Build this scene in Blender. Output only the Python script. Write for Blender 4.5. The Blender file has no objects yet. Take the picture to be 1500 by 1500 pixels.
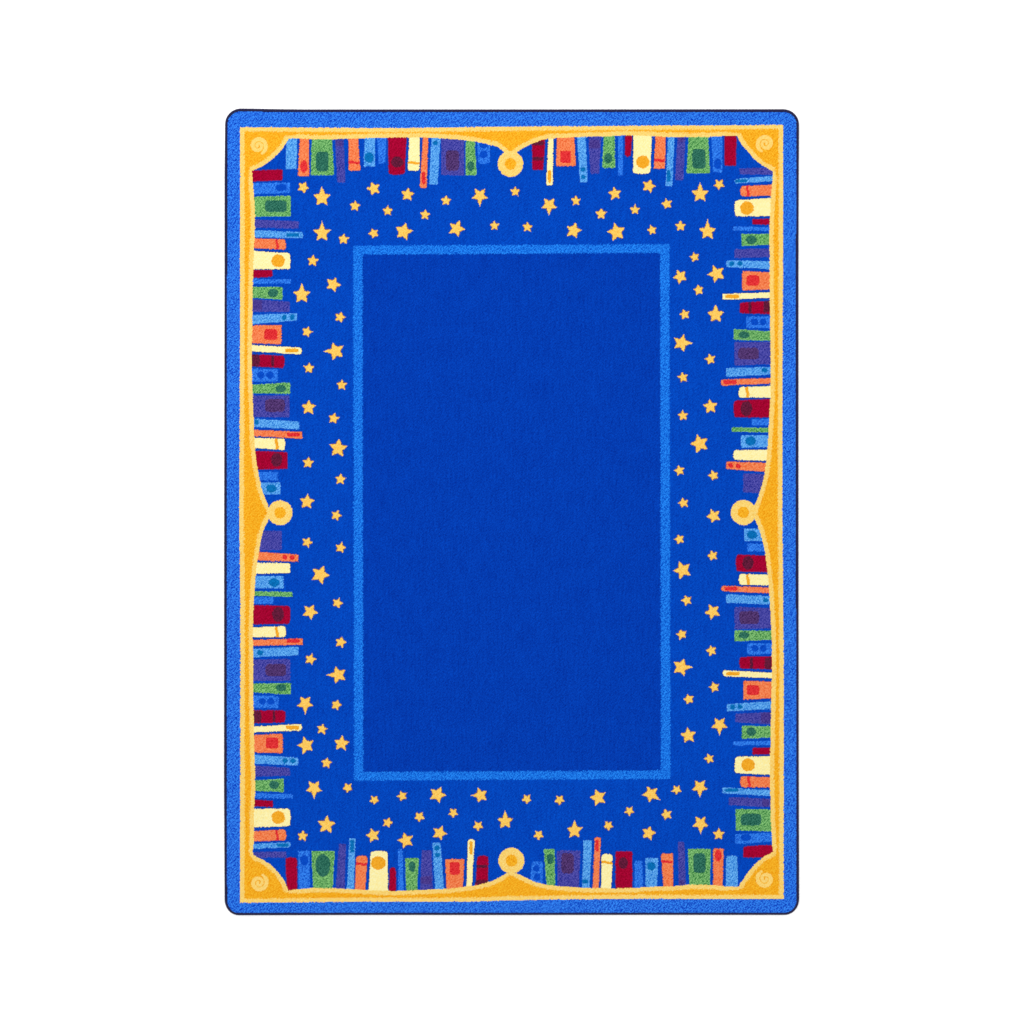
import bpy, math, random
import numpy as np
from mathutils.geometry import tessellate_polygon
from mathutils import Vector

S = 0.0014                      # metres per photo pixel (rug about 1.18 m x 1.65 m)
L = 1.55                        # light level on the floor: white 1.0 would read L
scene = bpy.context.scene

# ------------------------------------------------------------ camera
cam_d = bpy.data.cameras.new('camera')
cam = bpy.data.objects.new('camera', cam_d)
scene.collection.objects.link(cam)
scene.camera = cam
cam_d.sensor_width = 36
cam_d.lens = 36 * 4.0 / (1500 * S)
cam.location = (0, 0, 4.008)
cam_d.clip_start = 0.05
cam_d.clip_end = 60

# ------------------------------------------------------------ light: white studio
world = bpy.data.worlds.new('World')
scene.world = world
world.use_nodes = True
bg = world.node_tree.nodes['Background']
bg.inputs[0].default_value = (1, 1, 1, 1)
bg.inputs[1].default_value = 1.40
def softbox(name, loc, target, size, watts):
    d = bpy.data.lights.new(name, 'AREA')
    d.shape = 'RECTANGLE'; d.size, d.size_y = size
    d.energy = watts
    o = bpy.data.objects.new(name, d)
    scene.collection.objects.link(o)
    o.location = loc
    o.rotation_euler = (Vector(target) - Vector(loc)).to_track_quat('-Z', 'Y').to_euler()
softbox('softbox', (-0.9, 2.6, 2.2), (0, 0.2, 0), (2.2, 1.2), 40)
vs = scene.view_settings
vs.view_transform = 'Standard'; vs.look = 'None'; vs.gamma = 1; vs.exposure = 0
vs.use_curve_mapping = False

# ------------------------------------------------------------ materials
def lin(c):
    out = []
    for v in c:
        v = v / 255
        out.append((v / 12.92 if v <= 0.04045 else ((v + 0.055) / 1.055) ** 2.4))
    return out
def yarn(name, dark, light, scale=400, contrast=1.0, rows=0.0, sheen=0.0):
    """cut pile: yarn ends vary between two dyed tones"""
    m = bpy.data.materials.new(name); m.use_nodes = True
    nt = m.node_tree; N = nt.nodes; K = nt.links
    b = N['Principled BSDF']
    b.inputs['Roughness'].default_value = 0.95
    b.inputs['Specular IOR Level'].default_value = 0.02
    b.inputs['Sheen Weight'].default_value = sheen
    b.inputs['Sheen Roughness'].default_value = 0.5
    tc = N.new('ShaderNodeTexCoord')
    n1 = N.new('ShaderNodeAttribute'); n1.attribute_name = 'yarn_tone'       # random dye tone of each tuft
    n2 = N.new('ShaderNodeTexNoise'); n2.noise_dimensions = '2D'
    n2.inputs['Scale'].default_value = 26; n2.inputs['Detail'].default_value = 3.0
    K.new(tc.outputs['Object'], n2.inputs['Vector'])
    r1 = N.new('ShaderNodeMapRange')
    h = 1.0 / contrast
    r1.inputs['From Min'].default_value = 0.5 - h; r1.inputs['From Max'].default_value = 0.5 + h
    K.new(n1.outputs['Fac'], r1.inputs['Value'])
    mx = N.new('ShaderNodeMix'); mx.data_type = 'RGBA'
    d = lin(dark); l = lin(light)
    mx.inputs['A'].default_value = (d[0] / L, d[1] / L, d[2] / L, 1)
    mx.inputs['B'].default_value = (l[0] / L, l[1] / L, l[2] / L, 1)
    fac = r1.outputs['Result']
    a = N.new('ShaderNodeMath'); a.operation = 'MULTIPLY_ADD'
    K.new(n2.outputs['Fac'], a.inputs[0]); a.inputs[1].default_value = 0.2; a.inputs[2].default_value = -0.1
    s = N.new('ShaderNodeMath'); s.operation = 'ADD'; s.use_clamp = True
    K.new(fac, s.inputs[0]); K.new(a.outputs[0], s.inputs[1])
    fac = s.outputs[0]
    if rows:
        mp = N.new('ShaderNodeMapping'); mp.inputs['Scale'].default_value = (260, 22, 1)
        K.new(tc.outputs['Object'], mp.inputs['Vector'])
        n3 = N.new('ShaderNodeTexNoise'); n3.noise_dimensions = '2D'; n3.inputs['Scale'].default_value = 1.0
        K.new(mp.outputs['Vector'], n3.inputs['Vector'])
        a3 = N.new('ShaderNodeMath'); a3.operation = 'MULTIPLY_ADD'
        K.new(n3.outputs['Fac'], a3.inputs[0]); a3.inputs[1].default_value = rows; a3.inputs[2].default_value = -rows / 2
        s3 = N.new('ShaderNodeMath'); s3.operation = 'ADD'; s3.use_clamp = True
        K.new(fac, s3.inputs[0]); K.new(a3.outputs[0], s3.inputs[1]); fac = s3.outputs[0]
    K.new(fac, mx.inputs['Factor'])
    K.new(mx.outputs['Result'], b.inputs['Base Color'])
    return m

MAT = dict(
    outer=yarn('border_blue_yarn', (0, 54, 188), (58, 144, 255), 400, 2.0),
    field=yarn('star_field_blue_yarn', (0, 44, 156), (4, 88, 216), 400, 0.9, rows=0.35),
    panel=yarn('centre_blue_yarn', (0, 38, 146), (4, 76, 202), 400, 0.9, rows=0.4),
    inner=yarn('inner_border_blue_yarn', (0, 76, 196), (40, 144, 255), 400, 1.9),
    pale=yarn('pale_gold_yarn', (248, 192, 74), (255, 230, 142), 400, 1.2),
    gold=yarn('gold_yarn', (238, 148, 0), (255, 196, 50), 400, 1.5),
    scroll=yarn('scroll_yarn', (252, 200, 88), (255, 226, 138), 400, 1.0),
    star=yarn('star_yarn', (252, 180, 56), (255, 224, 122), 400, 1.2),
    star_rim=yarn('star_rim_yarn', (70, 56, 90), (150, 98, 66), 400, 1.3),
    rim=yarn('book_rim_yarn', (10, 40, 130), (44, 64, 148), 400, 1.2),  # navy yarn mix outlining the cream, orange and maroon books
    c=yarn('cream_yarn', (255, 232, 138), (255, 252, 200), 400, 1.0),
    o=yarn('orange_yarn', (230, 86, 26), (255, 158, 106), 400, 1.3),
    m=yarn('maroon_yarn', (130, 0, 28), (190, 8, 62), 400, 1.2),
    g=yarn('green_yarn', (32, 116, 52), (144, 208, 128), 400, 1.7),
    p=yarn('purple_yarn', (24, 36, 138), (94, 90, 182), 400, 1.6),
    l=yarn('light_blue_yarn', (18, 112, 208), (116, 192, 255), 400, 1.7),
    b=yarn('mid_blue_yarn', (0, 72, 196), (62, 146, 255), 400, 1.6),
    B=yarn('deep_blue_mark_yarn', (0, 58, 172), (14, 88, 218), 400, 1.0),
    t=yarn('teal_mark_yarn', (0, 84, 152), (14, 130, 208), 400, 1.1),
    r=yarn('red_mark_yarn', (200, 10, 28), (246, 68, 68), 400, 1.4),
    d=yarn('gold_mark_yarn', (232, 146, 0), (255, 190, 58), 400, 1.1),
    G=yarn('dark_green_mark_yarn', (6, 72, 60), (64, 132, 110), 400, 1.5),
    M=yarn('dark_maroon_mark_yarn', (66, 18, 40), (118, 34, 68), 400, 1.5),
    P=yarn('plum_mark_yarn', (48, 26, 74), (98, 68, 130), 400, 1.6),
    Q=yarn('deep_purple_mark_yarn', (46, 32, 118), (90, 74, 156), 400, 1.6),
)
def plain(name, col, rough=0.9):
    m = bpy.data.materials.new(name); m.use_nodes = True
    nt = m.node_tree; N = nt.nodes; K = nt.links
    b = N['Principled BSDF']; b.inputs['Roughness'].default_value = rough
    b.inputs['Specular IOR Level'].default_value = 0.05
    tc = N.new('ShaderNodeTexCoord'); n = N.new('ShaderNodeTexNoise'); n.inputs['Scale'].default_value = 300
    K.new(tc.outputs['Object'], n.inputs['Vector'])
    mx = N.new('ShaderNodeMix'); mx.data_type = 'RGBA'
    mx.inputs['A'].default_value = (*[v * 0.9 for v in col], 1); mx.inputs['B'].default_value = (*[min(1, v * 1.1) for v in col], 1)
    K.new(n.outputs['Fac'], mx.inputs['Factor']); K.new(mx.outputs['Result'], b.inputs['Base Color'])
    return m
def binding_material():
    m = plain('navy_serged_thread', [v / L for v in lin((40, 37, 72))], 0.75)
    nt = m.node_tree; N = nt.nodes; K = nt.links
    tc = N.new('ShaderNodeTexCoord')
    w = N.new('ShaderNodeTexNoise'); w.inputs['Scale'].default_value = 700
    K.new(tc.outputs['Object'], w.inputs['Vector'])
    bp = N.new('ShaderNodeBump'); bp.inputs['Strength'].default_value = 0.5; bp.inputs['Distance'].default_value = 0.001
    K.new(w.outputs['Fac'], bp.inputs['Height']); K.new(bp.outputs['Normal'], N['Principled BSDF'].inputs['Normal'])
    return m

# ------------------------------------------------------------ traced outlines (photo pixels)
def P(ox, oy, k, pts): return [(ox + x / k, oy + y / k) for x, y in pts]
TLp, TRp, BLp, BRp = (320, 150, 6), (940, 150, 6), (320, 1100, 6), (940, 1100, 6)

def rounded(cx, cy, r, a0, a1, n=10, ry=None):
    ry = ry or r
    return [(cx + r * math.cos(math.radians(a0 + (a1 - a0) * i / n)), cy - ry * math.sin(math.radians(a0 + (a1 - a0) * i / n))) for i in range(n + 1)]
OUT = (rounded(353, 181, 23.6, 180, 90, ry=22.6)
       + [(400, 159.3), (450, 159.8), (600, 159.7), (750, 159.7), (950, 159.6)]
       + rounded(1147.5, 182, 23.3, 90, 0, ry=22.6)
       + [(1170.4, 260), (1170, 400), (1170, 750), (1170.4, 1100)]
       + rounded(1149.5, 1317.5, 21.5, 0, -90, ry=23.2)
       + [(950, 1340.6), (750, 1340.8), (550, 1340.7)]
       + rounded(349.5, 1318, 20.8, -90, -180, ry=23.2)
       + [(327.8, 1150), (328, 750), (328.6, 400), (328.6, 260)])

FR_OUT = [(351.5, 186.3), (450, 187), (570, 187.6), (640, 187), (700, 186), (800, 185), (850, 185), (950, 184), (1050, 183.8), (1147.2, 183),
          (1147, 400), (1146.2, 560), (1146, 750), (1147.8, 940), (1148, 1100), (1147.8, 1317),
          (1040, 1316.8), (940, 1316.5), (820, 1317.5), (740, 1319), (700, 1320.5), (640, 1321), (540, 1320.8), (450, 1321.5), (351.5, 1322.5),
          (352, 1100), (352, 900), (350.5, 750), (351.3, 560), (351.7, 400)]
# inner edge of the frame as eight runs + the four medallions between them
run_tl = P(*TLp, [(292, 605), (340, 580), (400, 553), (460, 510), (520, 455), (570, 398), (600, 350), (620, 315)])
run_t1 = P(*TLp, [(700, 318), (830, 325), (1000, 325), (1140, 320), (1300, 315)]) + P(540, 150, 7.5, [(0, 390), (220, 388), (400, 386), (650, 386), (800, 395), (1000, 410), (1160, 430), (1300, 460)]) + P(700, 150, 7.5, [(200, 480), (260, 520), (300, 560)])
run_t2 = P(700, 150, 7.5, [(420, 555), (480, 512), (560, 470), (640, 435), (720, 410), (800, 396), (900, 390), (1050, 384), (1200, 376)]) + P(850, 170, 7.5, [(130, 227), (300, 224), (480, 212), (580, 212), (800, 220), (960, 230), (1180, 232)]) + P(*TRp, [(400, 306), (580, 305), (720, 295)])
run_tr = P(*TRp, [(838, 290), (870, 360), (930, 430), (990, 500), (1050, 550), (1150, 605)])
run_r1 = P(*TRp, [(1148, 660), (1136, 830), (1126, 1000), (1120, 1200)]) + P(960, 380, 7.5, [(1255, 0), (1255, 250), (1256, 450), (1260, 600), (1262, 900), (1265, 1300)]) + P(960, 560, 7.5, [(1265, 150), (1256, 300), (1248, 450), (1240, 600), (1230, 750), (1218, 870), (1200, 1000), (1170, 1130), (1140, 1230), (1110, 1310), (1085, 1348)])
run_r2 = P(960, 740, 7.5, [(1088, 155), (1120, 215), (1150, 300), (1178, 400), (1200, 500), (1215, 600), (1230, 720), (1245, 850), (1252, 1000), (1261, 1150), (1270, 1300)]) + P(960, 920, 7.5, [(1275, 0), (1280, 300), (1280, 480), (1276, 700), (1270, 900), (1267, 1100), (1264, 1300), (1258, 1400)]) + P(*BRp, [(1126, 200), (1130, 400), (1133, 600), (1142, 750), (1150, 850)])
run_br = P(*BRp, [(1155, 888), (1080, 925), (1000, 990), (940, 1060), (890, 1130), (848, 1195)])
run_b1 = P(*BRp, [(730, 1190), (600, 1176), (410, 1176)]) + P(820, 1140, 7.5, [(1250, 1185), (1000, 1192), (800, 1205), (600, 1210), (400, 1205)]) + P(700, 1140, 7.5, [(1250, 1206), (1100, 1200), (900, 1185), (750, 1168), (650, 1145), (560, 1110), (480, 1070), (425, 1042)])
run_b2 = P(700, 1140, 7.5, [(312, 1042), (250, 1080), (170, 1122), (100, 1148)]) + P(540, 1140, 7.5, [(1200, 1172), (1050, 1195), (850, 1215), (550, 1228), (300, 1238), (100, 1232)]) + P(*BLp, [(1200, 1216), (1000, 1205), (830, 1205), (700, 1215)])
run_bl = P(*BLp, [(615, 1225), (580, 1142), (530, 1070), (470, 1010), (400, 960), (308, 915)])
run_l1 = P(*BLp, [(303, 880), (310, 800), (314, 700), (311, 600), (315, 500), (324, 350), (323, 200)]) + P(350, 920, 7.5, [(170, 1400), (164, 1100), (159, 800), (158, 400)]) + P(350, 740, 7.5, [(152, 1400), (155, 1300), (161, 1100), (169, 1000), (178, 850), (190, 720), (205, 600), (225, 480), (250, 350), (280, 250), (325, 162)])
run_l2 = P(350, 560, 7.5, [(322, 1342), (280, 1260), (250, 1170), (225, 1050), (205, 950), (190, 850), (178, 740), (168, 620), (162, 400), (154, 200), (146, 0)]) + P(350, 380, 7.5, [(141, 1200), (142, 950), (147, 700), (150, 400), (155, 200)]) + P(*TLp, [(308, 1400), (315, 1250), (320, 1150), (321, 950), (311, 800), (301, 690)])
RUNS = [run_tl, run_t1, run_t2, run_tr, run_r1, run_r2, run_br, run_b1, run_b2, run_bl, run_l1, run_l2]
MEDAL = [(747.8, 240.2, 18.8), (1088.9, 750.8, 18.4), (749.3, 1260.7, 18.9), (410.3, 751.1, 18.3)]
FR_IN = sum(RUNS, [])

def offset_run(run, d):
    a = np.array(run, float)
    t = np.gradient(a, axis=0)
    t /= np.linalg.norm(t, axis=1)[:, None] + 1e-9
    n = np.stack([t[:, 1], -t[:, 0]], 1)        # runs go clockwise on screen: this points out of the field
    return [tuple(p) for p in a + n * d]
G_IN = []
tips = {2: (747.6, 222.5), 5: (1109.0, 752.0), 8: (747.0, 1281.5), 11: (391.0, 751.0)}
for i, rn in enumerate(RUNS):
    o = offset_run(rn, 6.3)
    if i in (1, 4, 7, 10): o = o[:-1]
    if i in tips:
        G_IN.append(tips[i]); o = o[1:]
    G_IN += o
# central strip of gold: pulled in from the outer edge by 6.3 px
oc = np.array(FR_OUT); ctr = np.array([749.5, 751.0])
GO = []
for x, y in FR_OUT:
    GO.append((x + (6.6 if x < 360 else -6.6 if x > 1140 else 0), y + (6.0 if y < 190 else -6.0 if y > 1310 else 0)))
IB_OUT = [(517.5, 360), (980.5, 357.6), (982, 1140.8), (519, 1143.3)]
IB_IN = [(531, 373), (967, 370.3), (968.3, 1128.6), (532, 1130.8)]

# ------------------------------------------------------------ books: (orientation, colour, base, b1, b2, tip, t1, t2, rounded tip, marks)
H, V = 'H', 'V'
BOOKS = {
 (320, 150, 6): [
  (H,'m',290,602,695,562,590,684,0,[]),
  (H,'b',305,710,805,630,705,795,0,[('e',550,750,100,60,'B')]),
  (H,'g',315,828,1006,636,820,1002,0,[('r',505,912,190,105,'G')]),
  (H,'p',325,1030,1100,705,1045,1110,0,[]),
  (H,'l',325,1125,1185,742,1140,1195,0,[('r',655,1165,115,32,'t')]),
  (H,'o',322,1195,1280,590,1205,1295,1,[('s',515,1245,22,90,'r')]),
  (H,'c',310,1305,1465,630,1325,1465,1,[('e',525,1392,116,112,'d')]),
  (V,'l',320,600,692,585,590,686,0,[]),
  (V,'o',325,715,795,645,700,798,0,[('e',750,562,62,108,'r')]),
  (V,'g',330,820,1000,640,812,1015,0,[('r',912,520,112,175,'G')]),
  (V,'p',330,1025,1100,705,1045,1115,0,[('r',1062,360,55,50,'Q')]),
  (V,'o',325,1142,1228,600,1145,1248,0,[('s',1195,528,96,22,'r')]),
  (V,'l',320,1285,1375,565,1275,1380,0,[('e',1325,485,80,92,'t')]),
 ],
 (540, 150, 7.5): [
  (V,'b',395,95,195,670,110,185,0,[]),
  (V,'m',390,215,415,790,222,395,1,[('e',315,655,128,118,'M')]),
  (V,'c',400,445,560,750,432,560,1,[('s',497,665,135,26,'d')]),
  (V,'o',390,600,655,940,562,638,1,[('r',605,832,42,130,'r')]),
  (V,'l',400,690,790,905,665,758,0,[('e',733,445,55,55,'t')]),
  (V,'p',405,800,1050,800,798,1050,0,[('r',920,640,145,225,'P')]),
  (V,'g',425,1068,1165,800,1065,1190,0,[('e',1122,700,75,112,'G')]),
  (V,'b',450,1195,1335,672,1200,1330,1,[('e',1262,572,84,84,'B'),('e',1262,475,90,60,'B')]),
 ],
 (700, 150, 7.5): [
  (V,'m',440,598,735,740,600,718,0,[('r',660,450,125,45,'M'),('r',660,620,115,38,'M')]),
  (V,'c',395,775,830,910,750,822,1,[('r',786,815,36,140,'d')]),
  (V,'o',390,868,1060,700,858,1075,0,[('r',965,600,118,135,'r')]),
  (V,'l',385,1090,1185,880,1122,1205,0,[('e',1155,735,55,52,'t'),('e',1160,822,55,50,'t')]),
 ],
 (850, 170, 7.5): [
  (V,'p',235,90,230,635,110,205,0,[('r',155,310,120,95,'Q')]),
  (V,'g',235,255,380,572,240,385,0,[('e',307,465,90,110,'G')]),
  (V,'b',230,415,470,655,418,465,0,[]),
  (V,'m',215,495,570,440,492,555,1,[]),
  (V,'c',220,585,785,630,580,770,1,[('e',687,505,142,138,'d')]),
 ],
 (940, 150, 6): [
  (V,'o',305,122,210,582,105,205,0,[('s',155,510,90,22,'r')]),
  (V,'l',305,232,288,735,210,268,0,[('r',237,645,34,105,'t')]),
  (V,'p',305,315,385,685,295,365,0,[('r',345,325,45,45,'Q')]),
  (V,'g',305,410,585,625,395,600,0,[('r',502,495,118,172,'G')]),
  (V,'b',300,612,708,615,628,708,0,[('e',668,540,65,95,'B')]),
  (V,'m',295,730,830,555,728,828,0,[]),
  (H,'p',1130,572,635,860,582,632,0,[]),
  (H,'l',1140,648,692,820,670,712,1,[('r',875,690,108,30,'t')]),
  (H,'o',1135,725,820,870,735,825,1,[('s',932,775,22,92,'r')]),
  (H,'c',1135,840,1000,820,860,1000,1,[('e',925,928,116,116,'d')]),
  (H,'m',1118,1025,1075,975,1025,1070,0,[]),
  (H,'b',1115,1095,1130,805,1090,1125,0,[]),
  (H,'g',1118,1155,1250,875,1155,1265,0,[('e',962,1208,88,76,'G')]),
  (H,'p',1115,1283,1360,815,1290,1367,0,[]),
 ],
 (960, 380, 7.5): [
  (H,'l',1250,20,105,780,10,84,1,[('e',840,45,58,56,'t'),('e',930,45,58,50,'t')]),
  (H,'o',1255,140,330,955,130,342,0,[('r',1070,232,140,118,'r')]),
  (H,'c',1258,362,422,738,380,442,0,[('r',845,407,150,40,'d')]),
  (H,'m',1255,455,600,930,475,590,1,[('r',1222,515,72,135,'M'),('r',1040,530,32,120,'M')]),
  (H,'b',1245,625,755,1000,628,755,0,[('e',1090,688,84,76,'B'),('e',1182,688,74,76,'B')]),
  (H,'g',1265,790,895,860,765,886,0,[('e',972,830,120,75,'G')]),
  (H,'p',1260,905,1150,870,910,1165,0,[('r',1022,1035,225,128,'P')]),
  (H,'l',1255,1180,1265,775,1195,1290,0,[('e',1198,1215,66,52,'t')]),
  (H,'o',1260,1303,1362,722,1320,1386,1,[('r',820,1348,148,46,'r')]),
 ],
 (960, 560, 7.5): [
  (H,'c',1265,42,165,918,52,168,1,[('s',1010,105,34,130,'d')]),
  (H,'m',1255,185,385,865,200,385,1,[('e',1000,290,125,160,'M')]),
  (H,'b',1245,400,475,1060,405,475,0,[]),
  (H,'g',1240,503,550,838,492,545,0,[]),
  (H,'l',1235,582,712,940,582,720,0,[('e',1045,645,120,98,'t')]),
  (H,'c',1230,742,862,860,748,852,1,[]),
  (H,'o',1215,885,985,778,872,950,0,[('e',828,912,54,50,'r'),('e',910,920,50,50,'r')]),
  (H,'p',1180,1005,1215,965,1005,1210,0,[]),
 ],
 (960, 740, 7.5): [
  (H,'l',1150,262,395,975,258,395,0,[('e',1062,325,112,92,'t')]),
  (H,'b',1190,425,510,1010,420,505,0,[]),
  (H,'m',1225,555,735,890,545,728,1,[('e',1018,635,122,150,'M')]),
  (H,'c',1240,765,880,922,755,875,1,[('s',1016,815,34,128,'d')]),
  (H,'o',1250,905,968,728,885,945,1,[('r',830,918,148,44,'r')]),
  (H,'l',1250,1000,1092,775,980,1072,0,[('e',1210,1045,56,50,'t')]),
  (H,'p',1262,1130,1350,870,1115,1362,0,[('r',1030,1235,218,142,'P')]),
 ],
 (960, 920, 7.5): [
  (H,'g',1270,30,130,868,25,146,0,[('e',972,78,115,70,'G')]),
  (H,'b',1260,168,282,1010,165,295,1,[('e',1095,222,80,76,'B'),('e',1185,222,74,76,'B')]),
  (H,'m',1275,312,452,928,320,442,1,[('r',1238,385,72,125,'M'),('r',1055,385,32,118,'M')]),
  (H,'c',1280,490,550,745,466,530,1,[('r',852,502,150,40,'d')]),
  (H,'o',1275,590,770,968,578,786,0,[('r',1072,680,140,108,'r')]),
  (H,'l',1265,805,890,785,835,914,0,[('e',850,868,56,56,'t'),('e',930,866,56,50,'t')]),
  (H,'p',1265,925,1060,880,940,1035,0,[('r',1212,985,105,115,'Q')]),
  (H,'g',1260,1080,1205,950,1070,1215,0,[('e',1052,1138,104,90,'G')]),
  (H,'b',1260,1240,1286,860,1245,1288,0,[]),
  (H,'m',1260,1315,1385,1070,1315,1387,0,[]),
 ],
 (940, 1100, 6): [
  (H,'c',1125,46,208,820,52,196,1,[('e',935,122,116,112,'d')]),
  (H,'o',1125,230,320,868,223,318,1,[('s',942,270,24,88,'r')]),
  (H,'l',1125,345,395,708,320,372,0,[('r',790,345,118,30,'t')]),
  (H,'p',1125,420,495,765,405,475,0,[('r',1090,455,60,58,'Q')]),
  (H,'g',1132,515,705,825,507,700,0,[('r',960,603,180,104,'G')]),
  (H,'b',1135,718,795,822,732,820,0,[('e',915,760,95,60,'B')]),
  (H,'m',1145,825,935,895,840,936,0,[]),
  (V,'p',1185,325,388,800,318,375,0,[('r',350,1155,50,42,'Q')]),
  (V,'g',1175,418,600,858,405,608,0,[('r',508,985,108,172,'G')]),
  (V,'o',1185,628,710,858,628,720,0,[('e',672,920,60,100,'r')]),
  (V,'l',1190,738,845,922,742,840,1,[]),
 ],
 (820, 1140, 7.5): [
  (V,'m',1205,615,795,805,615,795,0,[('e',697,930,105,128,'M')]),
  (V,'b',1190,820,915,905,822,910,0,[]),
  (V,'l',1190,945,1070,875,940,1080,0,[('e',1005,965,92,92,'t')]),
  (V,'o',1190,1140,1245,828,1112,1242,0,[('s',1178,918,120,24,'r')]),
 ],
 (700, 1140, 7.5): [
  (V,'b',1150,575,712,915,590,715,1,[('e',640,990,76,70,'B'),('e',652,1085,72,84,'B')]),
  (V,'g',1175,755,850,778,722,845,0,[('e',795,885,76,112,'G')]),
  (V,'p',1190,880,1110,795,865,1125,0,[('r',985,935,138,225,'P')]),
  (V,'l',1200,1145,1225,680,1160,1255,0,[('e',1180,1135,65,50,'t')]),
  (V,'o',1205,1262,1325,650,1285,1352,0,[('r',1310,740,40,130,'r')]),
  (V,'c',1200,1355,1465,835,1360,1480,1,[('s',1415,925,128,26,'d')]),
 ],
 (540, 1140, 7.5): [
  (V,'m',1230,225,300,985,232,298,1,[]),
  (V,'b',1235,325,385,780,325,370,0,[]),
  (V,'g',1230,412,535,876,400,552,0,[('e',478,970,76,112,'G')]),
  (V,'p',1225,565,705,790,585,690,0,[('r',632,1120,115,85,'Q')]),
  (V,'l',1215,730,828,705,702,790,0,[('e',750,768,62,56,'t'),('e',757,842,60,48,'t')]),
  (V,'o',1212,855,1035,888,842,1050,0,[('r',945,990,112,140,'r')]),
  (V,'c',1200,1075,1135,672,1092,1162,1,[('r',1125,765,36,140,'d')]),
  (V,'m',1170,1175,1310,855,1195,1315,1,[('r',1245,968,118,34,'M'),('r',1242,1145,130,55,'M')]),
 ],
 (320, 1100, 6): [
  (H,'l',325,35,112,700,58,128,0,[('e',585,85,46,46,'t'),('e',655,88,50,45,'t')]),
  (H,'p',325,130,225,628,148,218,0,[]),
  (H,'g',325,258,352,574,242,362,0,[('e',490,297,86,70,'G')]),
  (H,'b',325,368,415,650,382,417,0,[]),
  (H,'m',322,430,485,478,438,492,0,[]),
  (H,'c',320,508,670,630,508,662,1,[('e',525,585,116,112,'d')]),
  (H,'o',315,705,792,592,688,786,1,[('s',515,738,22,92,'r')]),
  (H,'l',310,818,858,632,802,846,1,[('r',565,828,108,28,'t')]),
  (H,'p',330,888,938,597,882,938,0,[]),
  (V,'m',1222,602,692,940,590,690,1,[]),
  (V,'b',1215,705,805,875,700,800,0,[('e',755,960,70,92,'B')]),
  (V,'g',1205,830,1005,878,818,1022,0,[('e',918,1005,130,195,'G')]),
  (V,'p',1205,1030,1110,815,1060,1120,0,[]),
  (V,'l',1205,1130,1190,768,1150,1205,0,[('r',1175,835,32,110,'t')]),
  (V,'o',1215,1200,1290,922,1210,1310,1,[('s',1258,995,96,22,'r')]),
  (V,'c',1220,1320,1490,882,1338,1487,1,[('e',1405,985,126,118,'d')]),
 ],
 (350, 920, 7.5): [
  (H,'o',155,130,195,700,113,182,0,[('r',595,140,145,44,'r')]),
  (H,'l',160,230,320,655,205,300,0,[('e',235,272,70,56,'t')]),
  (H,'p',165,345,580,565,340,580,0,[('r',405,460,225,134,'P')]),
  (H,'g',160,608,708,572,603,732,0,[('e',465,655,115,76,'G')]),
  (H,'b',165,740,872,435,745,882,0,[('e',260,805,72,72,'B'),('e',350,805,76,76,'B')]),
  (H,'m',162,905,1045,508,908,1035,1,[('r',205,975,85,128,'M'),('r',385,970,28,118,'M')]),
  (H,'c',165,1083,1142,690,1055,1126,1,[('r',590,1092,145,42,'d')]),
  (H,'o',175,1175,1365,480,1160,1374,0,[('r',365,1262,138,122,'r')]),
 ],
 (350, 740, 7.5): [
  (H,'p',240,280,495,470,285,490,0,[]),
  (H,'o',210,512,606,652,545,622,0,[('e',505,572,56,50,'r'),('e',585,575,52,50,'r')]),
  (H,'c',190,632,752,562,640,746,0,[]),
  (H,'l',180,778,912,490,778,914,0,[('e',385,850,120,92,'t')]),
  (H,'g',175,945,995,588,953,1010,0,[]),
  (H,'b',172,1010,1080,380,1010,1082,0,[]),
  (H,'m',155,1100,1310,560,1108,1302,1,[('e',430,1200,126,160,'M')]),
  (H,'c',150,1345,1450,512,1328,1446,1,[('s',418,1390,34,128,'d')]),
 ],
 (350, 560, 7.5): [
  (H,'p',160,145,380,555,145,385,0,[('r',395,255,218,144,'P')]),
  (H,'l',165,400,490,665,430,516,0,[('e',195,440,46,60,'t')]),
  (H,'o',170,522,590,695,545,620,0,[('r',600,575,145,44,'r')]),
  (H,'c',170,610,722,503,620,744,1,[('s',415,678,34,128,'d')]),
  (H,'m',178,753,956,532,768,950,0,[('e',415,850,122,150,'M')]),
  (H,'b',215,985,1075,430,985,1077,0,[]),
  (H,'l',250,1100,1232,457,1100,1232,0,[('e',355,1165,115,90,'t')]),
 ],
 (350, 380, 7.5): [
  (H,'m',160,115,200,367,122,190,0,[]),
  (H,'b',165,213,267,570,220,265,0,[]),
  (H,'g',155,298,422,480,303,442,0,[('e',375,370,112,90,'G')]),
  (H,'p',150,438,575,557,465,577,0,[('r',205,502,100,115,'Q')]),
  (H,'l',150,608,710,640,593,672,0,[('e',500,640,50,60,'t'),('e',585,635,56,66,'t')]),
  (H,'o',150,725,920,467,722,932,0,[('r',350,825,145,120,'r')]),
  (H,'c',145,943,1007,685,966,1044,1,[('r',580,1000,148,42,'d')]),
  (H,'m',145,1045,1172,497,1058,1192,1,[('r',187,1110,85,130,'M'),('r',370,1115,32,115,'M')]),
  (H,'b',150,1203,1345,425,1205,1340,0,[('e',240,1270,72,80,'B'),('e',340,1270,76,80,'B')]),
  (H,'g',155,1375,1472,564,1353,1478,0,[('e',460,1420,120,76,'G')]),
 ],
}
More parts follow.
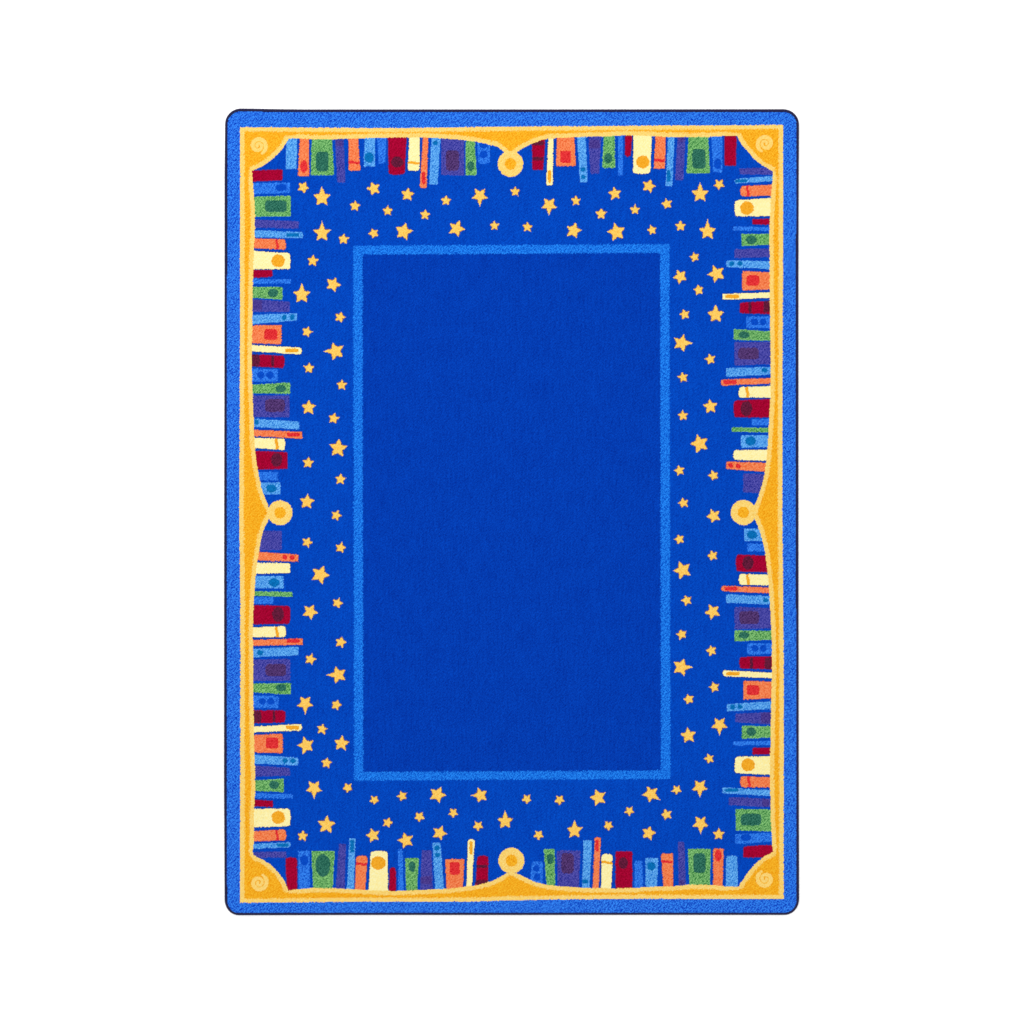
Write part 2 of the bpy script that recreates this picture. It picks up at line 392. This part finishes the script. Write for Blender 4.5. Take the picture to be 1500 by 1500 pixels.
# ------------------------------------------------------------ stars: (x, y, radius, angle of a tip, that tip is long)
STARS = {
 (320, 150, 6): [(745,747,52,280,0),(910,838,76,90,1),(1365,757,60,180,0),(1200,912,48,85,0),(910,1148,76,90,1),(1100,1202,48,88,0),(1365,1150,46,255,0),(830,1392,50,85,0)],
 (350, 380, 7.5): [(1035,275,82,68,0),(690,388,96,90,1),(1110,635,60,0,0),(748,795,60,0,0),(1062,1010,96,180,1),(770,1195,60,85,0),(1130,1380,60,88,0)],
 (350, 560, 7.5): [(765,278,80,88,0),(1042,397,60,78,0),(1090,725,100,84,0),(760,884,62,85,0),(1115,1066,60,85,0),(748,1312,82,84,0)],
 (350, 740, 7.5): [(1070,114,60,70,0),(750,408,60,70,0),(1118,468,60,76,0),(893,764,100,-4,0),(782,1172,84,63,0),(1082,1074,60,68,0)],
 (350, 920, 7.5): [(1118,157,62,74,0),(785,342,62,74,0),(1090,515,94,180,1),(728,828,88,270,1),(1070,845,60,72,0),(915,1112,60,78,0),(738,1290,92,178,0),(1127,1268,85,84,0)],
 (320, 1100, 6): [(950,107,48,82,0),(840,328,70,270,1),(1138,325,46,265,0),(950,650,78,85,0),(740,748,50,85,0),(1358,742,62,178,0)],
 (540, 1140, 7.5): [(62,237,56,270,0),(370,195,58,38,0),(757,180,90,-5,0),(1228,188,80,180,1),(557,422,58,270,0),(930,380,56,268,0),(208,487,58,72,0),(1203,524,58,268,0),(410,682,86,178,0),(780,602,80,68,0)],
 (700, 1140, 7.5): [(300,472,86,90,1),(538,227,56,268,0),(897,238,58,270,0),(1322,212,90,178,0),(667,624,56,270,0),(1062,575,88,90,1),(1435,520,56,270,0)],
 (820, 1140, 7.5): [(765,359,56,270,0),(998,175,90,-30,1),(1283,127,55,270,0),(1174,400,58,178,0),(975,602,78,3,0)],
 (940, 1100, 6): [(510,318,70,270,1),(218,560,50,180,0),(517,638,70,270,1),(677,732,52,88,0)],
 (960, 920, 7.5): [(592,1435,56,180,0),(288,70,58,178,0),(617,248,60,178,0),(286,430,96,0,1),(647,650,58,178,0),(367,782,58,178,0),(705,1062,86,270,1),(362,1180,85,96,0)],
 (960, 740, 7.5): [(640,120,78,-31,0),(265,375,58,180,0),(628,554,60,180,0),(298,715,98,183,0),(344,1047,60,-35,0),(628,1170,85,-28,0)],
 (960, 560, 7.5): [(308,1326,58,176,0),(603,267,78,95,0),(302,367,58,95,0),(488,676,100,178,0),(265,970,58,176,0),(640,1024,58,180,0)],
 (960, 380, 7.5): [(273,188,78,188,0),(475,336,58,100,0),(672,158,94,185,0),(320,605,58,176,0),(662,608,90,90,1),(285,918,92,0,1),(605,1096,60,176,0),(303,1296,56,172,0)],
 (940, 150, 6): [(222,892,48,176,0),(513,804,74,90,1),(680,720,50,-20,0),(90,1124,44,176,0),(340,1088,48,90,0),(578,1134,74,90,1),(465,1360,44,176,0)],
 (850, 170, 7.5): [(380,853,74,98,0),(752,770,74,72,0),(228,1080,56,88,0),(602,1030,56,90,0),(398,1277,98,103,0)],
 (700, 150, 7.5): [(410,980,54,90,0),(783,1128,86,270,1),(1078,1080,56,90,0),(1355,1222,58,88,0),(182,1354,54,90,0),(545,1370,56,88,0),(1052,1408,86,3,0)],
 (540, 150, 7.5): [(428,1012,74,84,0),(850,1080,56,88,0),(620,1237,58,86,0),(1222,1026,88,270,1),(210,1192,56,90,0),(385,1420,96,5,0),(965,1387,90,-4,0)],
}

# ------------------------------------------------------------ tufting grid: every cell is one tuft of yarn
C = 1.02
X0, Y0 = 322.0, 152.0
NX, NY = int(860 / C), int(1200 / C)
rng = np.random.default_rng(7)
gx, gy = np.meshgrid(X0 + (np.arange(NX) + 0.5) * C, Y0 + (np.arange(NY) + 0.5) * C)
def smooth_noise(step, amp):
    ny, nx = int(1200 / step) + 3, int(860 / step) + 3
    g = rng.uniform(-amp, amp, (ny, nx))
    fx = (gx - X0) / step; fy = (gy - Y0) / step
    ix = fx.astype(int); iy = fy.astype(int); u = fx - ix; v = fy - iy
    u = u * u * (3 - 2 * u); v = v * v * (3 - 2 * v)
    return (g[iy, ix] * (1 - u) * (1 - v) + g[iy, ix + 1] * u * (1 - v) + g[iy + 1, ix] * (1 - u) * v + g[iy + 1, ix + 1] * u * v)
wx = gx + smooth_noise(3.4, 0.28) + rng.uniform(-0.38, 0.38, gx.shape)
wy = gy + smooth_noise(3.4, 0.28) + rng.uniform(-0.38, 0.38, gx.shape)
hx = gx + rng.uniform(-1.1, 1.1, gx.shape)
hy = gy + rng.uniform(-1.1, 1.1, gx.shape)
sxw = gx + smooth_noise(3.0, 0.35) + rng.uniform(-0.2, 0.2, gx.shape)
syw = gy + smooth_noise(3.0, 0.35) + rng.uniform(-0.2, 0.2, gx.shape)

def win(pts, pad=3):
    xs = [p[0] for p in pts]; ys = [p[1] for p in pts]
    a = max(0, int((min(xs) - pad - X0) / C)); b = min(NX, int((max(xs) + pad - X0) / C) + 2)
    c = max(0, int((min(ys) - pad - Y0) / C)); d = min(NY, int((max(ys) + pad - Y0) / C) + 2)
    return slice(c, d), slice(a, b)
def inside(pts, X, Y):
    r = np.zeros(X.shape, bool); n = len(pts)
    for i in range(n):
        x1, y1 = pts[i]; x2, y2 = pts[(i + 1) % n]
        if y1 == y2: continue
        c = ((y1 > Y) != (y2 > Y)) & (X < (x2 - x1) * (Y - y1) / (y2 - y1) + x1)
        r ^= c
    return r
def grow(m, n=1):
    for _ in range(n):
        k = m.copy()
        k[1:] |= m[:-1]; k[:-1] |= m[1:]; k[:, 1:] |= m[:, :-1]; k[:, :-1] |= m[:, 1:]
        m = k
    return m

owner = np.full(gx.shape, -1, np.int32)       # which mesh the tuft belongs to
tint = np.zeros(gx.shape, np.int8)            # which yarn
MK = list(MAT); MI = {k: i for i, k in enumerate(MK)}
PARTS = []                                    # (name, parent index or None, label)
def new_part(name, parent=None, label=None):
    PARTS.append((name, parent, label)); return len(PARTS) - 1

pad_out = np.array(OUT); 
def inset(pts, d):
    a = np.array(pts); d = np.asarray(d, float).reshape(-1, 1) if np.ndim(d) else d; t = np.roll(a, -1, 0) - np.roll(a, 1, 0)
    t /= np.linalg.norm(t, axis=1)[:, None]
    return [tuple(p) for p in a + np.stack([-t[:, 1], t[:, 0]], 1) * d]
A = (slice(0, NY), slice(0, NX))
i_outer = new_part('outer_border'); i_field = new_part('star_field'); i_inner = new_part('inner_border'); i_panel = new_part('centre_panel')
i_frame = new_part('scalloped_frame'); i_inlay = new_part('frame_inlay', i_frame)
def half_width(pts):
    a = np.array(pts); t = np.roll(a, -1, 0) - np.roll(a, 1, 0); t /= np.linalg.norm(t, axis=1)[:, None]
    nx, ny = -t[:, 1], t[:, 0]                    # inward normal; ny > 0 along the top edge
    return 2.35 * nx ** 2 + np.where(ny > 0, 2.7, 2.05) * ny ** 2
rugmask = inside(inset(OUT, half_width(OUT) * 1.75), gx, gy)
owner[rugmask] = i_outer; tint[rugmask] = MI['outer']
frm = inside(FR_OUT, wx, wy)
fld = inside(FR_IN, wx, wy)
owner[frm] = i_field; tint[frm] = MI['field']
m = inside(IB_OUT, hx, hy); m2 = inside(IB_IN, hx, hy)
owner[m] = i_inner; tint[m] = MI['inner']; owner[m2] = i_panel; tint[m2] = MI['panel']

BOOKNAME = dict(m='maroon_book', b='blue_book', g='green_book', p='purple_book', l='light_blue_book', o='orange_book', c='cream_book')
MARKNAME = dict(e='spine_dot', r='spine_panel', s='spine_band')
quads = []
for (ox, oy, k), lst in BOOKS.items():
    for (ori, col, b, b1, b2, t, t1, t2, rnd, marks) in lst:
        T = lambda x, y: (ox + x / k, oy + y / k)
        ext = 7 * k * (1 if b > t else -1)
        f = ext / (b - t)
        B, B1, B2 = b + ext, b1 + (b1 - t1) * f, b2 + (b2 - t2) * f
        s = 1 if t > b else -1
        c1 = (t2 - t1)
        cr = min(c1 * (0.30 if rnd else 0.13), (3.2 if rnd else 1.4) * k)
        prof = [(B, B1), (t - s * cr, t1), (t - s * cr * 0.3, t1 + cr * 0.3), (t, t1 + cr), (t + (s * 0.6 * k if rnd else 0), (t1 + t2) / 2), (t, t2 - cr), (t - s * cr * 0.3, t2 - cr * 0.3), (t - s * cr, t2), (B, B2)]
        pts = [T(x, y) for x, y in prof] if ori == H else [T(y, x) for x, y in prof]
        quads.append((col, pts, [(mk, *T(mx, my), w / k, h / k, mc) for mk, mx, my, w, h, mc in marks]))
# rims first, so a book's own yarn always wins
masks = []
for col, pts, marks in quads:
    w = win(pts); mk = inside(pts, wx[w], wy[w]) & fld[w]; masks.append((w, mk))
    if col in 'com':
        g = grow(mk, 1) & (owner[w] == i_field)
        tint[w][g] = MI['rim']
for (col, pts, marks), (w, mk) in zip(quads, masks):
    i = new_part(BOOKNAME[col])
    mk = mk & (owner[w] == i_field)
    rim = grow(mk, 1) & (owner[w] == i_field) & (tint[w] == MI['rim'])
    owner[w][mk] = i; tint[w][mk] = MI[col]
    for kind, cx, cy, mw, mh, mc in marks:
        q = new_part(MARKNAME[kind], i)
        dx = (wx[w] - cx) / (mw / 2); dy = (wy[w] - cy) / (mh / 2)
        if kind == 'e': z = dx ** 2 + dy ** 2 < 1.04
        elif kind == 'r': z = np.abs(dx) ** 5 + np.abs(dy) ** 5 < 1.0
        else:
            if mw > mh: dy = (wy[w] - cy - 0.9 * np.sin((gx[w] - cx) / mw * 6.0)) / (mh / 2)
            else: dx = (wx[w] - cx - 0.9 * np.sin((gy[w] - cy) / mh * 6.0)) / (mw / 2)
            z = (np.abs(dx) < 1.0) & (np.abs(dy) < 1.12)
        z = z & (owner[w] == i)
        if not z.any(): PARTS[q] = (None, None, None); continue
        owner[w][z] = q; tint[w][z] = MI[mc]

# the scalloped frame, its gold inlay, medallions and corner scrolls
pale = frm & ~fld
owner[pale] = i_frame; tint[pale] = MI['pale']
gold = inside(GO, hx, hy) & ~inside(G_IN, hx, hy) & pale
owner[gold] = i_inlay; tint[gold] = MI['gold']
for cx, cy, r in MEDAL:
    i = new_part('medallion'); j = new_part('medallion_centre', i)
    d = np.hypot(wx - cx, wy - cy)
    z = d < r; owner[z] = i; tint[z] = MI['pale']
    z = d < 8.4; owner[z] = j; tint[z] = MI['gold']
for cx, cy, sx, sy in ((378.3, 213.6, 1, 1), (1121.2, 210.4, -1, 1), (379.2, 1293.0, 1, -1), (1121.0, 1287.6, -1, -1)):
    i = new_part('corner_scroll')
    w = win([(cx - 18, cy - 18), (cx + 18, cy + 18)])
    X = gx[w]; Y = gy[w]; best = np.full(X.shape, 9.0)
    for a in np.arange(-62, 560, 5.0):
        r = 12.3 - 6.3 * (a + 62) / 360.0
        hw = 2.9 if a > -40 else 2.0
        if a > 250: hw = 2.2
        px = cx + sx * r * math.cos(math.radians(a)); py = cy - sy * r * math.sin(math.radians(a))
        best = np.minimum(best, np.hypot(X - px, Y - py) / hw)
    z = best < 1.0
    owner[w][z] = i; tint[w][z] = MI['scroll']

# stars
for (ox, oy, k), lst in STARS.items():
    for cx, cy, R, ang, lng in lst:
        R = R / k * 1.08; x = ox + cx / k; y = oy + cy / k
        i = new_part('large_star' if R > 10.0 else 'small_star')
        pts = []
        for q in range(10):
            a = math.radians(ang + 36 * q)
            r = R if q % 2 == 0 else R * 0.47
            if q == 0 and lng: r = R * 1.28
            pts.append((x + r * math.cos(a), y - r * math.sin(a)))
        w = win(pts); z = inside(pts, sxw[w], syw[w])
        rim = grow(z, 1) & ~z & (owner[w] == i_field)
        # the rim only fills the hollows between the tips
        dd = np.hypot(gx[w] - x, gy[w] - y)
        rim &= dd < R * 0.86
        owner[w][rim] = i; tint[w][rim] = MI['star_rim']
        owner[w][z] = i; tint[w][z] = MI['star']

# ------------------------------------------------------------ build meshes
root = bpy.data.objects.new('area_rug', None)
scene.collection.objects.link(root)
root['label'] = 'blue rug with yellow stars, coloured books and gold scalloped frame on white floor'
root['category'] = 'rug'
root.empty_display_size = 0.3

VX, VY = np.meshgrid(X0 + np.arange(NX + 1) * C, Y0 + np.arange(NY + 1) * C)
jx = rng.uniform(-0.30, 0.30, VX.shape) * C; jy = rng.uniform(-0.30, 0.30, VX.shape) * C
VZ = 0.0083 + rng.normal(0, 0.00022, VX.shape)
# the pile rolls down slightly where it meets the binding
edge = np.minimum.reduce([VX - 328, 1170.5 - VX, VY - 159.5, 1340.2 - VY])
VZ -= 0.0012 * np.clip(1 - (edge - 2.4) / 3.0, 0, 1) ** 2
TONE = rng.uniform(0, 1, VX.shape)
TONE = (TONE - 0.25 * (np.roll(TONE, 2, 0) + np.roll(TONE, 2, 1)))
TONE = (0.5 + (TONE - 0.25) * 1.5).ravel().astype(np.float32)
WXYZ = np.stack([((VX + jx) - 750) * S, (750 - (VY + jy)) * S, VZ], -1).reshape(-1, 3).astype(np.float32)
flat_owner = owner.ravel(); order = np.argsort(flat_owner, kind='stable')
so = flat_owner[order]
def cells_of(i):
    a = np.searchsorted(so, i); b = np.searchsorted(so, i, side='right'); return order[a:b]
OBJ = {}
for i, (name, par, lab) in enumerate(PARTS):
    if name is None: continue
    cells = cells_of(i)
    if len(cells) == 0: continue
    r, c = cells // NX, cells % NX
    v0 = r * (NX + 1) + c
    q = np.stack([v0 + NX + 1, v0 + NX + 2, v0 + 1, v0], 1)      # counter-clockwise seen from above
    vid, inv = np.unique(q.ravel(), return_inverse=True)
    me = bpy.data.meshes.new(name)
    me.vertices.add(len(vid)); me.vertices.foreach_set('co', WXYZ[vid].ravel())
    nf = len(cells)
    me.loops.add(nf * 4); me.loops.foreach_set('vertex_index', inv.ravel().astype(np.int32))
    me.polygons.add(nf)
    me.polygons.foreach_set('loop_start', np.arange(nf, dtype=np.int32) * 4)
    tl = tint.ravel()[cells]; used = sorted(set(tl.tolist()), key=lambda t: -np.sum(tl == t))
    for t in used: me.materials.append(MAT[MK[t]])
    lut = {t: n for n, t in enumerate(used)}
    me.polygons.foreach_set('material_index', np.array([lut[t] for t in tl.tolist()], np.int32))
    at = me.attributes.new('yarn_tone', 'FLOAT', 'POINT'); at.data.foreach_set('value', TONE[vid])
    me.update(calc_edges=True)
    me.polygons.foreach_set('use_smooth', np.ones(nf, bool))
    o = bpy.data.objects.new(name, me)
    scene.collection.objects.link(o)
    OBJ[i] = o
for i, o in OBJ.items():
    par = PARTS[i][1]
    o.parent = OBJ.get(par, root) if par is not None else root

def mesh_obj(name, verts, faces, mat, parent):
    me = bpy.data.meshes.new(name); me.from_pydata(verts, [], faces); me.update()
    me.materials.append(mat)
    o = bpy.data.objects.new(name, me); scene.collection.objects.link(o); o.parent = parent
    return o
# serged binding: a flattened thread-wrapped roll following the rug's edge
def resample(pts, step):
    out = []; n = len(pts)
    for i in range(n):
        a = np.array(pts[i]); b = np.array(pts[(i + 1) % n]); d = np.linalg.norm(b - a)
        m = max(1, int(round(d / step)))
        for j in range(m): out.append(tuple(a + (b - a) * j / m))
    return out
cl = resample(inset(OUT, half_width(OUT)), 1.6)
a = np.array(cl); t = np.roll(a, -1, 0) - np.roll(a, 1, 0); t /= np.linalg.norm(t, axis=1)[:, None]
nrm = np.stack([-t[:, 1], t[:, 0]], 1)
K_ = 12; verts = []; faces = []
random.seed(3)
HW = half_width(cl)
for n_, (p, nn) in enumerate(zip(a, nrm)):
    wob = 1 + 0.035 * math.sin(n_ * 2.1) + random.uniform(-0.02, 0.02)
    for j in range(K_):
        ph = 2 * math.pi * j / K_
        off = math.cos(ph) * HW[n_] * wob
        q = p + nn * off
        verts.append(((q[0] - 750) * S, (750 - q[1]) * S, 0.0046 + 0.0045 * wob * math.sin(ph)))
NN = len(cl)
for n_ in range(NN):
    for j in range(K_):
        faces.append((n_ * K_ + j, n_ * K_ + (j + 1) % K_, ((n_ + 1) % NN) * K_ + (j + 1) % K_, ((n_ + 1) % NN) * K_ + j))
bd = mesh_obj('edge_binding', verts, faces, binding_material(), root)
bd.data.polygons.foreach_set('use_smooth', np.ones(len(faces), bool))
# backing slab under the pile
cb = inset(OUT, 2.6); n = len(cb)
vb = [((x - 750) * S, (750 - y) * S, z) for z in (0.0008, 0.0058) for x, y in cb]
tris = tessellate_polygon([[Vector((x, y, 0)) for x, y in cb]])
fb = [tuple(f) for f in tris] + [tuple(v + n for v in f) for f in tris] + [(i, (i + 1) % n, (i + 1) % n + n, i + n) for i in range(n)]
mesh_obj('backing', vb, fb, plain('woven_backing', (0.42, 0.38, 0.32)), root)

# ------------------------------------------------------------ setting: white studio floor
fl = mesh_obj('floor', [(-9, -9, 0), (9, -9, 0), (9, 9, 0), (-9, 9, 0)], [(0, 1, 2, 3)], plain('white_floor', (0.93, 0.93, 0.93)), None)
fl['kind'] = 'structure'
print('parts', len(OBJ))
